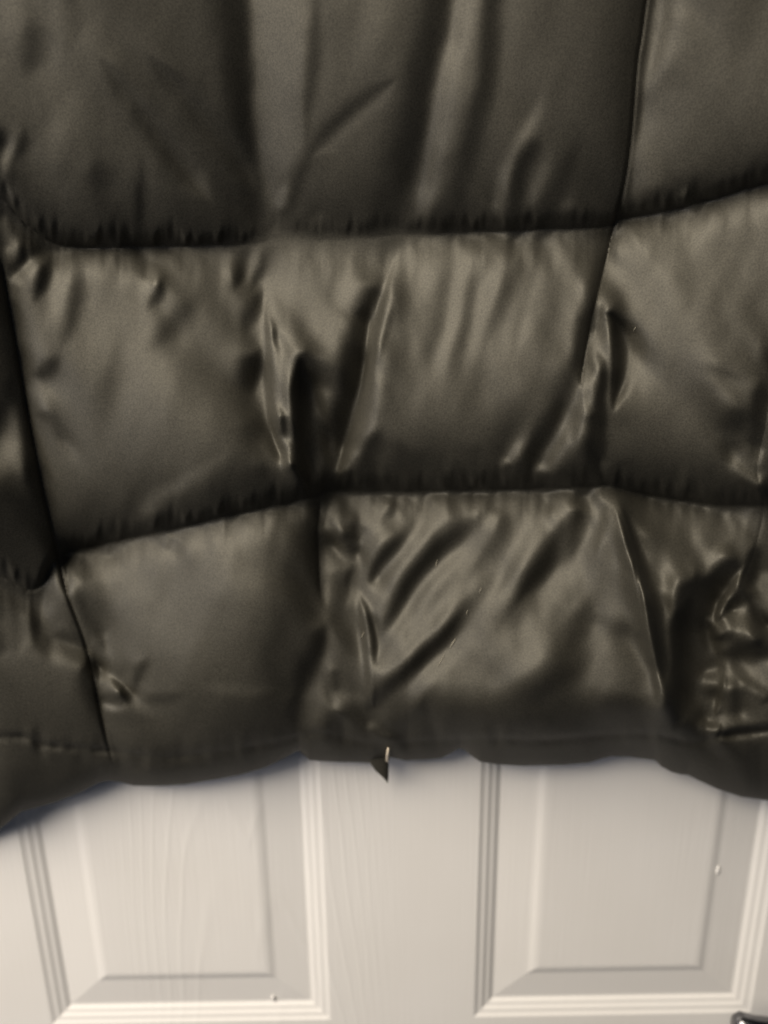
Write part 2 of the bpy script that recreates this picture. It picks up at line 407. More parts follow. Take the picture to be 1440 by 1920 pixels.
S_(88, 20, 26, [(716, -100), (690, 60), (640, 180)], .35, .1, .4)
S_(40, 16, 14, [(264, 290), (262, 380), (260, 455)], .6, .5, 0)
S_(22, 8, 8, [(262, 335), (262, 380), (260, 455)], .85, .35, 0)
S_(40, 22, 20, [(180, 290), (192, 330), (178, 372)], .6, .4, .4)
S_(24, 8, 8, [(366, 420), (364, 455)], .6, .3, 0)
S_(26, 22, 20, [(468, 405), (446, 440), (430, 458)], .7, .3, 0)
S_(22, 36, 16, [(850, -160), (826, 0), (796, 150), (768, 290), (744, 390), (730, 445)], .95, 0, 0)
S_(102, 18, 24, [(896, -160), (872, 0), (842, 130), (814, 280), (790, 400), (782, 435)], .9, 0, .1)
S_(36, 14, 22, [(940, -160), (926, 0), (912, 120), (880, 260), (858, 380), (850, 430)], .85, 0, .1)
S_(80, 16, 20, [(985, -160), (965, 0), (940, 140), (920, 240)], .5, 0, .4)
S_(58, 24, 30, [(1050, -160), (1030, 0), (1000, 90)], .5, 0, .5)
S_(100, 12, 20, [(1030, 160), (988, 245), (955, 310), (940, 360), (930, 420)], .85, .35, .1)
S_(20, 16, 14, [(1020, 266), (990, 285), (974, 312), (968, 360), (962, 430)], .95, .1, 0)
S_(90, 14, 14, [(1042, 270), (1012, 340), (984, 410)], .5, .3, .2)
S_(32, 18, 18, [(1090, 250), (1062, 320), (1030, 390), (1010, 440)], .8, .3, 0)
S_(84, 10, 10, [(1072, 360), (1046, 430)], .6, .2, .1)
S_(46, 14, 14, [(905, 330), (892, 435)], .6, .4, 0)
S_(46, 40, 20, [(1140, 300), (1120, 430)], .6, .4, 0)
S_(112, 10, 26, [(1262, -40), (1244, 60), (1226, 120), (1206, 180)], .9, .2, .3)
S_(92, 10, 40, [(1204, 180), (1196, 300), (1180, 390)], .6, .2, .2)
S_(64, 30, 30, [(1420, -60), (1390, 60), (1350, 140)], .5, 0, .4)
B_(22, 1253, 386, 20, 22, 0, .9); B_(30, 1304, 368, 20, 26, 0, .7); S_(92, 8, 10, [(1278, 345), (1285, 385)], .7, .3, .1)
S_(40, 12, 12, [(50, 232), (44, 275), (20, 318)], .7, .3, .3); S_(98, 12, 12, [(28, 250), (12, 300), (4, 340)], .6, .3, .3)
B_(20, -2, 262, 12, 18, 0, .8); S_(48, 22, 24, [(52, 20), (60, 80), (46, 150)], .6, .3, .3); S_(52, 20, 20, [(120, -60), (140, 30), (120, 110)], .4, 0, .5)
S_(86, 30, 30, [(100, 200), (110, 330)], .4, .3, .3)
S_(18, 26, 14, [(-80, 350), (0, 378), (50, 418), (90, 450), (160, 462)], .9, 0, .2)

# -- second row, left panel ----------------------------------------------------
S_(74, 12, 12, [(-10, 402), (30, 430), (64, 462)], .8, .1, .2)
S_(24, 12, 9, [(40, 452), (44, 484), (16, 520)], .85, .2, .15); S_(96, 8, 8, [(20, 460), (10, 484)], .7, .2, .3)
S_(28, 8, 9, [(82, 450), (66, 470), (58, 482)], .7, .2, .2)
S_(116, 14, 10, [(94, 470), (60, 500), (18, 530)], .8, .2, .1)
S_(36, 13, 15, [(96, 482), (78, 520), (58, 568)], .85, .2, .4)
S_(108, 16, 16, [(130, 490), (108, 560), (76, 630)], .6, .2, .3)
S_(58, 14, 20, [(152, 480), (144, 540), (132, 600), (104, 660)], .65, .2, .3)
S_(34, 20, 16, [(118, 660), (90, 694), (58, 706)], .8, .4, .2)
S_(106, 14, 14, [(46, 734), (84, 740), (112, 756)], .6, .2, .4)
S_(38, 9, 9, [(66, 778), (90, 786), (112, 808), (140, 836)], .85, .15, .35)
S_(72, 24, 24, [(232, 620), (205, 700), (188, 760), (178, 860)], .6, .3, .4)
S_(142, 9, 13, [(283, 482), (284, 512), (280, 540)], .9, .25, .25)
S_(32, 9, 13, [(303, 518), (292, 552), (272, 584)], .9, .25, .35)
S_(60, 24, 18, [(378, 560), (330, 610), (270, 665)], .75, .25, .4)
S_(104, 16, 20, [(360, 610), (310, 690)], .3, .3, .4)
S_(22, 10, 8, [(468, 450), (452, 490), (438, 545)], .95, .1, .25)
S_(24, 11, 9, [(512, 455), (490, 500), (464, 545)], .95, .1, .3)
S_(84, 6, 7, [(486, 475), (462, 530)], .7, .3, .3)
S_(50, 20, 14, [(494, 540), (470, 590), (455, 625)], .75, .2, .4)
S_(30, 28, 10, [(492, 655), (480, 700), (474, 750)], .9, .25, .35)
S_(52, 24, 18, [(480, 780), (470, 840)], .5, .3, .4)
S_(92, 16, 20, [(440, 840), (352, 900), (296, 936), (262, 970)], .6, .3, .1)
S_(30, 20, 16, [(250, 930), (236, 980), (222, 1010)], .7, .3, 0)
S_(36, 24, 24, [(500, 870), (470, 930)], .6, .2, .1)
S_(42, 50, 40, [(130, 970), (240, 990)], .5, .3, .3)

# -- second row, gathered centre -------------------------------------------------
S_(128, 8, 12, [(492, 520), (500, 600), (508, 660)], .8, .3, .2)
S_(138, 8, 12, [(508, 640), (508, 700), (512, 770), (528, 830), (546, 880)], .95, .2, .05)
S_(122, 12, 20, [(535, 560), (540, 650), (536, 720), (540, 800), (548, 860)], .8, .3, .1)
S_(62, 6, 6, [(508, 605), (516, 650)], .7, .3, .3)
S_(44, 8, 9, [(522, 778), (534, 806), (544, 828)], .9, .2, .3)
S_(150, 10, 10, [(530, 840), (548, 880)], .8, .3, .1)
S_(20, 20, 26, [(570, 690), (566, 730), (572, 800), (578, 860), (586, 930)], 1, .0, 0, 2.8)
B_(30, 588, 692, 34, 18, 12, .9); B_(36, 612, 712, 22, 14, 20, .6)
S_(98, 10, 10, [(604, 722), (616, 752), (622, 800), (626, 860)], .9, .25, .3)
S_(15, 9, 8, [(598, 770), (606, 830), (608, 890), (618, 920)], .9, .2, 0)
S_(118, 24, 24, [(600, 500), (590, 580), (566, 650)], .4, .3, .4)
S_(94, 8, 10, [(610, 612), (585, 570), (566, 540)], .0, .3, .3)
S_(44, 30, 14, [(712, 515), (700, 560), (690, 610)], .8, .3, .2)
S_(28, 34, 10, [(696, 570), (680, 640), (668, 710), (650, 790), (634, 850)], .95, .3, .1)
S_(128, 7, 26, [(752, 460), (734, 530), (716, 610), (702, 690), (682, 770), (654, 840), (634, 882)], .95, .1, .02)
S_(144, 5, 7, [(738, 500), (716, 590), (700, 670), (672, 780)], .8, .2, .2)
S_(142, 9, 10, [(660, 830), (640, 872), (630, 890)], .8, .2, .1)
S_(100, 6, 6, [(744, 560), (722, 640), (706, 710)], .7, .2, .2)
S_(46, 16, 18, [(712, 800), (690, 860), (668, 905)], .85, .3, .1)
S_(84, 10, 12, [(742, 830), (718, 870), (700, 905)], .6, .3, .1)
S_(30, 40, 34, [(800, 850), (760, 880), (730, 910)], .7, .3, .1)

# -- second row, middle panel: faint drape stripes --------------------------------
for x0, x1, y0, y1_, val, w_, o_ in ((842, 796, 480, 720, 92, 16, .6), (900, 838, 470, 780, 88, 20, .6), (980, 905, 470, 660, 80, 18, .7), (905, 860, 660, 820, 84, 22, .5), (1012, 948, 480, 700, 92, 14, .5), (1052, 990, 520, 780, 86, 20, .5),
                                     (868, 820, 480, 740, 118, 14, .5), (936, 870, 480, 700, 116, 16, .5), (1020, 965, 470, 700, 114, 14, .5), (800, 770, 470, 700, 120, 18, .5)):
    S_(val, w_, w_, [(x0, y0), ((2 * x0 + x1) / 3, y0 + (y1_ - y0) * .35), (x1, y1_)], o_, .15, .4)
S_(50, 34, 16, [(1084, 660), (1070, 720), (1040, 790)], .75, .3, .3)
S_(56, 26, 26, [(1000, 730), (960, 800), (930, 850)], .4, .3, .3)
S_(22, 20, 12, [(1062, 745), (1036, 800), (1004, 850), (974, 890)], .9, .3, .05)
S_(118, 12, 12, [(1000, 800), (960, 860), (938, 885)], .75, .3, .1)
S_(124, 16, 20, [(1090, 740), (1064, 810), (1030, 860), (990, 893)], .9, .25, .1)
S_(116, 14, 14, [(1108, 650), (1100, 720), (1090, 790), (1080, 850)], .85, .2, .2)
S_(132, 8, 8, [(1086, 770), (1080, 840)], .6, .3, .3)
S_(126, 6, 8, [(1112, 630), (1106, 700), (1100, 750)], .7, .2, .2)
S_(70, 6, 6, [(1100, 700), (1104, 770)], .6, .3, .3)
S_(26, 8, 8, [(962, 872), (936, 892)], .8, .2, .2)
S_(58, 20, 20, [(900, 830), (880, 880)], .6, .3, .1); S_(74, 12, 12, [(850, 830), (840, 890)], .5, .3, .1)
# hook
S_(14, 12, 18, [(1130, 583), (1148, 594), (1160, 620), (1165, 655), (1162, 690)], 1, .08, .3, 2.4)
S_(24, 12, 20, [(1164, 630), (1161, 700), (1150, 765)], .9, .0, .35)
S_(112, 10, 10, [(1122, 610), (1126, 650)], .8, .2, .2)
S_(96, 5, 6, [(1138, 630), (1145, 670), (1142, 730)], .8, .2, .2)
S_(18, 6, 7, [(1132, 672), (1130, 720), (1126, 770)], .95, .25, .05)
S_(15, 14, 12, [(1126, 770), (1120, 830), (1108, 880), (1094, 915)], 1, .1, 0)
S_(15, 8, 10, [(1128, 740), (1126, 820), (1122, 900)], .95, .15, 0)
S_(92, 6, 8, [(1130, 850), (1138, 890), (1152, 918)], .8, .2, .2)
B_(62, 1168, 790, 26, 26, 0, .5)
S_(110, 8, 26, [(1140, 470), (1126, 540), (1112, 590)], .5, .2, .3)
B_(24, 1384, 788, 30, 24, 20, .9); S_(18, 14, 12, [(1430, 700), (1422, 770), (1412, 850)], .95, .2, .1); B_(60, 1362, 700, 34, 10, 10, .5); B_(40, 1440, 670, 14, 30, 0, .7)
S_(106, 13, 15, [(1356, 836), (1392, 874), (1430, 906)], .9, .25, .05); S_(28, 12, 16, [(1410, 908), (1380, 924), (1340, 938)], .9, .1, .2)
S_(86, 12, 14, [(1330, 800), (1350, 836)], .4, .3, .3); S_(98, 8, 8, [(1430, 840), (1420, 880)], .7, .2, .2)
S_(36, 30, 30, [(1300, 900), (1350, 905)], .5, .3, .3); S_(34, 14, 24, [(1152, 860), (1166, 905)], .8, .3, .1)
S_(70, 12, 12, [(1285, 860), (1262, 930)], .6, .3, .1); S_(34, 14, 14, [(1262, 870), (1246, 930)], .5, .3, 0)

# -- side panel at the left ---------------------------------------------------------
S_(20, 24, 20, [(48, 690), (16, 750), (-30, 800), (-90, 850)], .85, .15, .2)
S_(96, 26, 26, [(30, 800), (0, 860), (-50, 920)], .6, .2, .3)
S_(16, 14, 12, [(66, 860), (68, 920)], .7, .3, .2); S_(72, 8, 10, [(70, 860), (78, 900)], .0)
S_(14, 18, 10, [(-60, 1050), (0, 1076), (40, 1100), (75, 1108), (98, 1080), (108, 1050)], .95, 0, .1)
S_(80, 12, 10, [(102, 1060), (100, 1110), (88, 1172)], .75, .2, .2)
S_(22, 10, 12, [(62, 1110), (60, 1160), (66, 1210)], .9, .1, .3)
S_(46, 14, 14, [(-30, 1152), (20, 1150)], .6, .2, .2); S_(34, 16, 18, [(-40, 1210), (16, 1222)], .7, .2, .3); S_(78, 12, 12, [(48, 1130), (50, 1190), (30, 1240)], .6, .2, .3)
S_(16, 10, 10, [(98, 1190), (130, 1196), (168, 1212)], .95, .2, .05)
S_(20, 12, 18, [(126, 1110), (140, 1160), (166, 1210)], .85, .15, .1)
S_(80, 20, 22, [(84, 1206), (130, 1226), (165, 1244)], .85, .2, .1); S_(52, 30, 30, [(70, 1270), (150, 1290)], .5, .2, .3)
S_(26, 12, 12, [(-60, 1370), (40, 1384), (190, 1406)], .7, .1, .1)
S_(52, 16, 16, [(-40, 1420), (60, 1430), (150, 1436)], .5, .1, .3)

# -- bottom row, left panel -----------------------------------------------------------
S_(46, 16, 50, [(132, 1080), (160, 1160), (196, 1230)], .7, .2, .3)
S_(24, 10, 26, [(136, 1090), (158, 1160), (184, 1220)], .85, .3, .2)
S_(22, 13, 14, [(172, 1195), (196, 1236), (216, 1266), (232, 1290)], .95, .15, .06)
S_(126, 12, 8, [(184, 1242), (200, 1268), (222, 1298)], .95, .15, .1)
S_(118, 8, 12, [(238, 1250), (236, 1290)], .6, .3, .2)
S_(34, 14, 12, [(276, 1232), (256, 1272), (240, 1302)], .9, .3, .1)
S_(96, 12, 14, [(296, 1240), (270, 1280), (256, 1302)], .5, .3, .2)
S_(34, 9, 9, [(188, 1302), (214, 1312), (246, 1308)], .85, .1, .2)
S_(100, 8, 8, [(190, 1318), (214, 1326), (238, 1332)], .8, .1, .3)
S_(34, 10, 10, [(262, 1310), (300, 1312), (350, 1308)], .6, .2, .5)
S_(84, 11, 14, [(360, 1300), (400, 1288), (440, 1296), (530, 1290)], .6, .25, .3)
S_(44, 14, 14, [(200, 1345), (300, 1350)], .4, .2, .4)
S_(72, 18, 22, [(420, 1340), (360, 1376), (330, 1410)], .5, .3, .3)
S_(56, 14, 14, [(326, 1006), (310, 1040)], .7, .05, .4); S_(48, 8, 10, [(212, 1022), (196, 1052)], .7, .1, .4); S_(110, 12, 12, [(340, 1010), (330, 1060)], .4, .1, .4)
S_(40, 56, 14, [(594, 960), (580, 1060), (566, 1130)], .7, .1, .3)
S_(22, 16, 8, [(598, 940), (594, 1000), (594, 1090), (600, 1140)], .9, .1, .2)
S_(46, 90, 26, [(584, 1060), (572, 1150), (552, 1260), (540, 1330)], .55, .3, .3)
S_(20, 22, 14, [(612, 1166), (596, 1220), (576, 1270), (560, 1320)], .95, .15, .2)
S_(30, 14, 10, [(560, 1300), (550, 1390)], .7, .2, .1)
S_(84, 22, 18, [(604, 1230), (600, 1290), (590, 1350), (580, 1400)], .85, .2, .15)
S_(64, 8, 8, [(616, 1220), (612, 1320)], .5, .2, .2)
S_(90, 12, 8, [(626, 1170), (624, 1240), (634, 1300), (642, 1320)], .8, .1, .1); B_(104, 636, 1326, 10, 18, -15, .8)
S_(18, 16, 12, [(646, 1334), (634, 1362), (614, 1396)], .95, .1, .1)

# -- bottom row, crumpled strip ----------------------------------------------------------
S_(66, 26, 30, [(630, 1100), (646, 1200), (660, 1320)], .85, .2, .1, 3)
S_(48, 22, 24, [(640, 1060), (630, 1120), (626, 1180)], .5, .2, .3)
S_(30, 12, 12, [(602, 990), (616, 1008), (628, 1024)], .85, .2, .3); S_(62, 10, 14, [(612, 940), (608, 980)], .6)
S_(118, 14, 14, [(640, 945), (626, 975), (636, 1000)], .7, .2, .2); S_(120, 18, 18, [(690, 945), (686, 1000)], .5, .2, .3)
S_(28, 9, 10, [(640, 994), (654, 1020), (668, 1044)], .9, .2, .1); S_(56, 12, 14, [(672, 970), (664, 1000), (676, 1020)], .7, .2, .2)
S_(96, 8, 9, [(632, 1012), (650, 1040), (664, 1052)], .8, .2, .1)
S_(30, 7, 7, [(660, 1062), (652, 1086), (648, 1120)], .7, .2, .3)
S_(104, 8, 6, [(674, 1048), (660, 1080), (652, 1120), (648, 1150)], .75, .1, .3)
S_(112, 6, 8, [(672, 1110), (680, 1140), (688, 1200), (694, 1260), (700, 1330)], .85, .15, .3)
S_(48, 6, 8, [(686, 1130), (698, 1190), (704, 1250)], .75, .2, .2)
S_(40, 24, 22, [(664, 1300), (670, 1350), (690, 1400)], .6, .2, .1)
S_(34, 10, 10, [(624, 1250), (636, 1300)], .6, .2, .2)
B_(52, 654, 1385, 12, 16, 0, .8)

# -- bottom row, diagonal drape folds ------------------------------------------------------
S_(122, 26, 22, [(840, 950), (790, 1000), (744, 1050), (706, 1100)], .7, .15, .2)
S_(128, 10, 10, [(720, 940), (700, 1040)], .5, .2, .3)
S_(50, 15, 13, [(762, 996), (730, 1036), (706, 1072), (690, 1100)], .9, .2, .2)
S_(64, 12, 12, [(740, 945), (712, 980)], .5, .2, .3)
S_(62, 44, 26, [(930, 950), (880, 1000), (830, 1050), (780, 1120), (740, 1190)], .55, .2, .3)
S_(46, 22, 15, [(896, 970), (876, 988), (840, 1012), (806, 1052), (770, 1104), (738, 1156), (716, 1190)], .9, .15, .25)
S_(126, 20, 18, [(900, 1000), (850, 1050), (800, 1110), (756, 1170), (724, 1220)], .8, .2, .2)
S_(132, 14, 14, [(930, 950), (912, 1000)], .6, .1, .3)
S_(70, 20, 20, [(960, 960), (920, 1030), (884, 1080)], .5, .15, .4)
S_(64, 34, 26, [(1070, 950), (1040, 1020), (1000, 1090), (960, 1170)], .55, .2, .4)
S_(44, 16, 12, [(1054, 985), (1036, 1020), (1008, 1068), (978, 1118), (962, 1150)], .9, .25, .35)
S_(60, 12, 12, [(1088, 950), (1072, 1000)], .7, .1, .3)
S_(124, 18, 14, [(1022, 950), (990, 1010), (950, 1080), (910, 1140)], .6, .1, .3)
S_(134, 7, 7, [(1030, 940), (1014, 976)], .8, .1, .4)
S_(60, 36, 26, [(900, 1110), (840, 1190), (780, 1252), (700, 1326)], .55, .3, .1)
S_(42, 16, 14, [(866, 1138), (838, 1180), (792, 1232), (742, 1276), (706, 1310), (688, 1340)], .95, .25, .1)
S_(124, 24, 16, [(858, 1100), (820, 1160), (768, 1220), (716, 1268)], .6, .25, .2)
S_(122, 16, 24, [(868, 1190), (820, 1240), (770, 1290)], .6, .25, .3)
S_(64, 30, 30, [(970, 1130), (940, 1180)], .4, .3, .4)
S_(30, 16, 12, [(802, 1300), (786, 1336), (762, 1362), (726, 1374), (700, 1368)], .9, .25, .15)
S_(54, 18, 14, [(760, 1310), (730, 1350)], .5, .3, .3)
S_(104, 9, 14, [(690, 1352), (716, 1374), (750, 1386)], .9, .15, .25)
S_(28, 10, 14, [(684, 1372), (706, 1392), (720, 1402)], .7, .2, .1)
S_(34, 18, 18, [(800, 1330), (780, 1400)], .6, .3, .1)
S_(134, 9, 9, [(1132, 945), (1122, 1000), (1116, 1060)], .8, .1, .4)
S_(124, 16, 20, [(1124, 960), (1108, 1040), (1110, 1130)], .4, .1, .4)
S_(46, 10, 14, [(1094, 950), (1080, 1000), (1066, 1050)], .7, .1, .4)
S_(58, 16, 20, [(1104, 1130), (1090, 1170)], .6, .3, .3); S_(112, 8, 8, [(1086, 1176), (1072, 1196)], .6, .3, .3)
S_(60, 46, 40, [(1120, 1120), (1080, 1210), (1040, 1270), (950, 1320)], .6, .3, .3); B_(46, 1085, 1192, 16, 16, 0, .4); B_(42, 1056, 1260, 30, 24, 0, .85); B_(44, 1008, 1296, 34, 20, -10, .85); B_(58, 1060, 1310, 30, 30, 0, .6)
S_(102, 22, 24, [(1140, 1220), (1124, 1290), (1106, 1330)], .5, .2, .3)
B_(66, 1170, 1180, 26, 20, 0, .4)
S_(118, 22, 10, [(1190, 1080), (1206, 1180), (1222, 1270), (1232, 1340)], .7, .2, .05)
S_(140, 8, 6, [(1196, 1080), (1212, 1190), (1224, 1270), (1232, 1330)], .7, .2, .1)

# -- bottom row, deep folds at the right -----------------------------------------------------
S_(20, 7, 16, [(1158, 934), (1180, 1000), (1196, 1060), (1214, 1120), (1226, 1180)], .95, .1, .15)
S_(58, 18, 22, [(1200, 990), (1222, 1050), (1236, 1110)], .6, .2, .3)
S_(22, 14, 18, [(1208, 1070), (1226, 1150), (1238, 1220), (1246, 1280)], 1, .25, .15)
S_(92, 6, 6, [(1258, 1130), (1258, 1200), (1254, 1270), (1246, 1320)], .9, .25, .15)
S_(112, 12, 16, [(1290, 1060), (1268, 1090), (1260, 1130)], .6, .3, .2)
S_(14, 24, 36, [(1296, 1112), (1286, 1170), (1286, 1240), (1280, 1310), (1264, 1370)], 1, 0, .0, 2.8)
S_(14, 16, 16, [(1378, 1064), (1350, 1086), (1318, 1112), (1296, 1140)], 1, .0, .1, 2.6)
S_(16, 16, 16, [(1350, 1090), (1326, 1140), (1318, 1200), (1312, 1270)], .9, .1, .1)
S_(100, 6, 7, [(1394, 1064), (1376, 1100), (1352, 1134), (1342, 1164)], .95, .15, .1)
S_(14, 8, 10, [(1420, 1016), (1408, 1070), (1384, 1118), (1358, 1150)], 1, .1, .1)
S_(112, 10, 10, [(1364, 1010), (1344, 1050)], .6, .3, .3)
B_(98, 1394, 1168, 22, 30, -24, .9); S_(18, 10, 10, [(1398, 1106), (1420, 1146), (1446, 1180)], .95, .1, .1); B_(84, 1340, 1176, 12, 14, 0, .8); B_(24, 1364, 1196, 12, 10, 0, .7)
S_(28, 16, 18, [(1350, 1222), (1400, 1222), (1450, 1226)], .9, .2, .1); S_(76, 12, 12, [(1420, 1240), (1450, 1246)], .6, .2, .1)
B_(30, 1338, 1235, 14, 18, 0, .8); B_(82, 1362, 1268, 14, 11, 10, .9); B_(76, 1328, 1266, 14, 10, 0, .8)
S_(90, 5, 6, [(1358, 1280), (1352, 1310), (1348, 1340)], .8, .2, .3); S_(80, 14, 14, [(1396, 1278), (1430, 1306)], .7, .2, .2)
S_(30, 14, 16, [(1374, 1286), (1380, 1320), (1384, 1350)], .9, .2, .2); B_(24, 1332, 1294, 18, 14, 0, .85); B_(54, 1326, 1320, 16, 14, 0, .8)
B_(104, 1330, 1364, 22, 13, 6, .95); S_(70, 5, 5, [(1358, 1376), (1346, 1394)], .8, .2, .2)
S_(18, 7, 7, [(1354, 1380), (1400, 1374), (1450, 1366)], .95, .1, 0); S_(56, 14, 14, [(1366, 1398), (1450, 1390)], .7, .2, 0)
S_(20, 34, 30, [(1262, 1370), (1290, 1430), (1340, 1465)], .9, .1, .1)
S_(46, 9, 9, [(1276, 1376), (1320, 1406), (1380, 1446)], .7, .2, .3)
S_(24, 20, 20, [(1320, 1460), (1390, 1478), (1460, 1486)], .8, .2, 0)
# hem band
S_(30, 22, 22, [(760, 1404), (850, 1392), (940, 1408), (1060, 1406), (1230, 1400)], .75, .15, .05)
S_(62, 4, 4, [(950, 1384), (970, 1380), (1010, 1388), (1040, 1388)], .7, .2, .2); S_(50, 4, 4, [(1120, 1380), (1230, 1376)], .6, .2, .2)
S_(26, 22, 22, [(570, 1408), (640, 1416), (700, 1424)], .8, .1, .1)
under(yh, 12, 22, .7)

# nothing in cloth runs dead straight: shift the map about a little
def sample_(A, u, v):
    x = np.clip((u - gu[0]) / GS, 0, len(gu) - 1.001); y = np.clip((v - gv[0]) / GS, 0, len(gv) - 1.001)
    xi = x.astype(int); yi = y.astype(int); fx = x - xi; fy = y - yi
    return (A[yi, xi] * (1 - fx) + A[yi, xi + 1] * fx) * (1 - fy) + (A[yi + 1, xi] * (1 - fx) + A[yi + 1, xi + 1] * fx) * fy
ws_ = np.clip(np.minimum(np.abs(y1), np.abs(y2)) / 25, .15, 1)
T = sample_(T, GU + ws_ * (5 * pnoise(GU / 60, GV / 75, 41) + 3.2 * pnoise(GU / 24, GV / 30, 42)), GV + ws_ * (5 * pnoise(GU / 70, GV / 60, 43) + 3 * pnoise(GU / 26, GV / 24, 44)))
# long soft folds: comb the map along the pull of the cloth
def comb(du, dv, L, mask):
    global T
    acc = np.zeros_like(T); ws = 0
    for q in np.linspace(-1, 1, 13):
        wq = math.cos(q * 1.45); acc += wq * sample_(T, GU + q * L * du, GV + q * L * dv); ws += wq
    T = T + mask * (acc / ws - T)
def box(u0, u1, v0, v1, f): return sm((GU - u0) / f) * sm((u1 - GU) / f) * sm((GV - v0) / f) * sm((v1 - GV) / f)
comb(-.60, .80, 46, .85 * box(690, 1140, 950, 1350, 40) * sm((-d_ - 20) / 40))
comb(-.27, .96, 50, .85 * box(770, 1080, 470, 850, 50))
comb(-.22, .97, 34, .7 * box(860, 1140, -300, 400, 40))
comb(.25, .97, 30, .6 * box(60, 440, 500, 900, 50))
# small gathers where the stitching pulls the cloth, and the general unevenness of the filling
for dist, sd in ((y1, 21), (y2, 22)):
    n = pnoise((GU + .15 * dist) / 13, dist / 70 + 50, sd) + .8 * pnoise((GU + .2 * dist) / 29, dist / 90 + 50, sd + 5)
    T *= 1 + n * np.where(dist > 0, .22 * np.exp(-dist / 34), .36 * np.exp(dist / 28))
T *= 1 + .03 * pnoise((GU + .3 * GV) / 70, (GV - .3 * GU) / 150, 31) + .03 * pnoise((GU + .45 * GV) / 32, (GV - .4 * GU) / 90, 32) + .012 * pnoise(GU / 17, GV / 30, 33)
hemw = np.exp(-((yh - 30) / 34) ** 2)
T *= 1 - .12 * hemw
T *= 1 + hemw * (.28 * pnoise((GU + .4 * GV) / 24, GV / 40, 51) + .22 * pnoise(GU / 60, GV / 18, 52))
T = np.clip(T, 8, 150)
def blur(A, sg, ax):
    r = int(3 * sg); k = np.exp(-.5 * (np.arange(-r, r + 1) / sg) ** 2); k /= k.sum()
    pad = [(0, 0), (0, 0)]; pad[ax] = (r, r)
    Ap = np.pad(A, pad, mode='edge'); out = np.zeros_like(A); n = A.shape[ax]
    for i, q in enumerate(k): out += q * (Ap[i:i + n] if ax == 0 else Ap[:, i:i + n])
    return out
T = blur(blur(T, 0.8, 0), 0.8, 1)
T = T + 0.25 * (T - blur(blur(T, 7, 0), 7, 1))       # crisper folds
tu = np.interp(gu, [-300, 0, 300, 700, 1000, 1440, 1740], [.96, .96, 1.0, 1.04, 1.08, 1.12, 1.12])
tv = np.interp(gv, [-600, 0, 250, 420, 520, 900, 1100, 1300, 1400, 1600], [.82, .84, .88, .95, 1.0, 1.02, 1.1, 1.08, 1.0, .9])
T *= (1 - .05 * box(10, 490, 480, 900, 90)) * (1 + .3 * box(1310, 1480, 1060, 1400, 20)) * (1 + .14 * box(660, 1230, 940, 1340, 70)) * (1 + .12 * box(1140, 1420, 950, 1110, 50)) * (1 + .08 * box(480, 760, 470, 900, 60))
T = np.clip(T * tu[None, :] * tv[:, None], 5, 172)

# slope of the cloth along the direction of the lamp, then the relief that has those slopes
def lin(g): g = g / 255.0; return np.where(g < .04045, g / 12.92, ((g + .055) / 1.055) ** 2.4)
LU, LV, LZ = 0.576, 0.817, 0.50
TREF = 176.0
phi = np.arccos(np.clip(lin(T) / lin(TREF), .015, .985))
GAIN = 2.3
slope = GAIN * np.tan(np.clip(math.acos(LZ) - phi, -1.1, 1.1)); slope = np.where(slope < 0, 1.35 * slope, slope)
zz = unproj(720, gv, -.05)[:, 2]
pxm = -np.gradient(zz, GS)                           # metres per pixel down the cloth
PX0 = 0.00030
slope = slope * (pxm / PX0)[:, None] ** .6
win = sm(np.minimum(np.minimum(gu + 300, 1740 - gu) / 150, 1))[None, :] * sm(np.minimum(np.minimum(gv + 600, 1620 - gv) / 60, 1))[:, None]
slope = slope - np.average(slope, weights=win)
broad = blur(blur(slope, 9, 0), 9, 1); fine = slope - broad
broad = np.where(broad > 0, .72 * np.tanh(broad / .72), broad)
slope = broad + 1.0 * fine; slope = np.where(slope > 0, slope, 1.25 * slope) * win
ku = 2 * np.pi * np.fft.fftfreq(len(gu), GS)[None, :]; kv = 2 * np.pi * np.fft.fftfreq(len(gv), GS)[:, None]
Dk = 1j * (LU * ku + LV * kv); K2 = ku ** 2 + kv ** 2
EPS, LOWK = 0.06, 2 * np.pi / 1100
den = np.abs(Dk) ** 2 + EPS * K2 + .05 * LOWK ** 2
hgrid = np.real(np.fft.ifft2(np.conj(Dk) * np.fft.fft2(slope) / den))
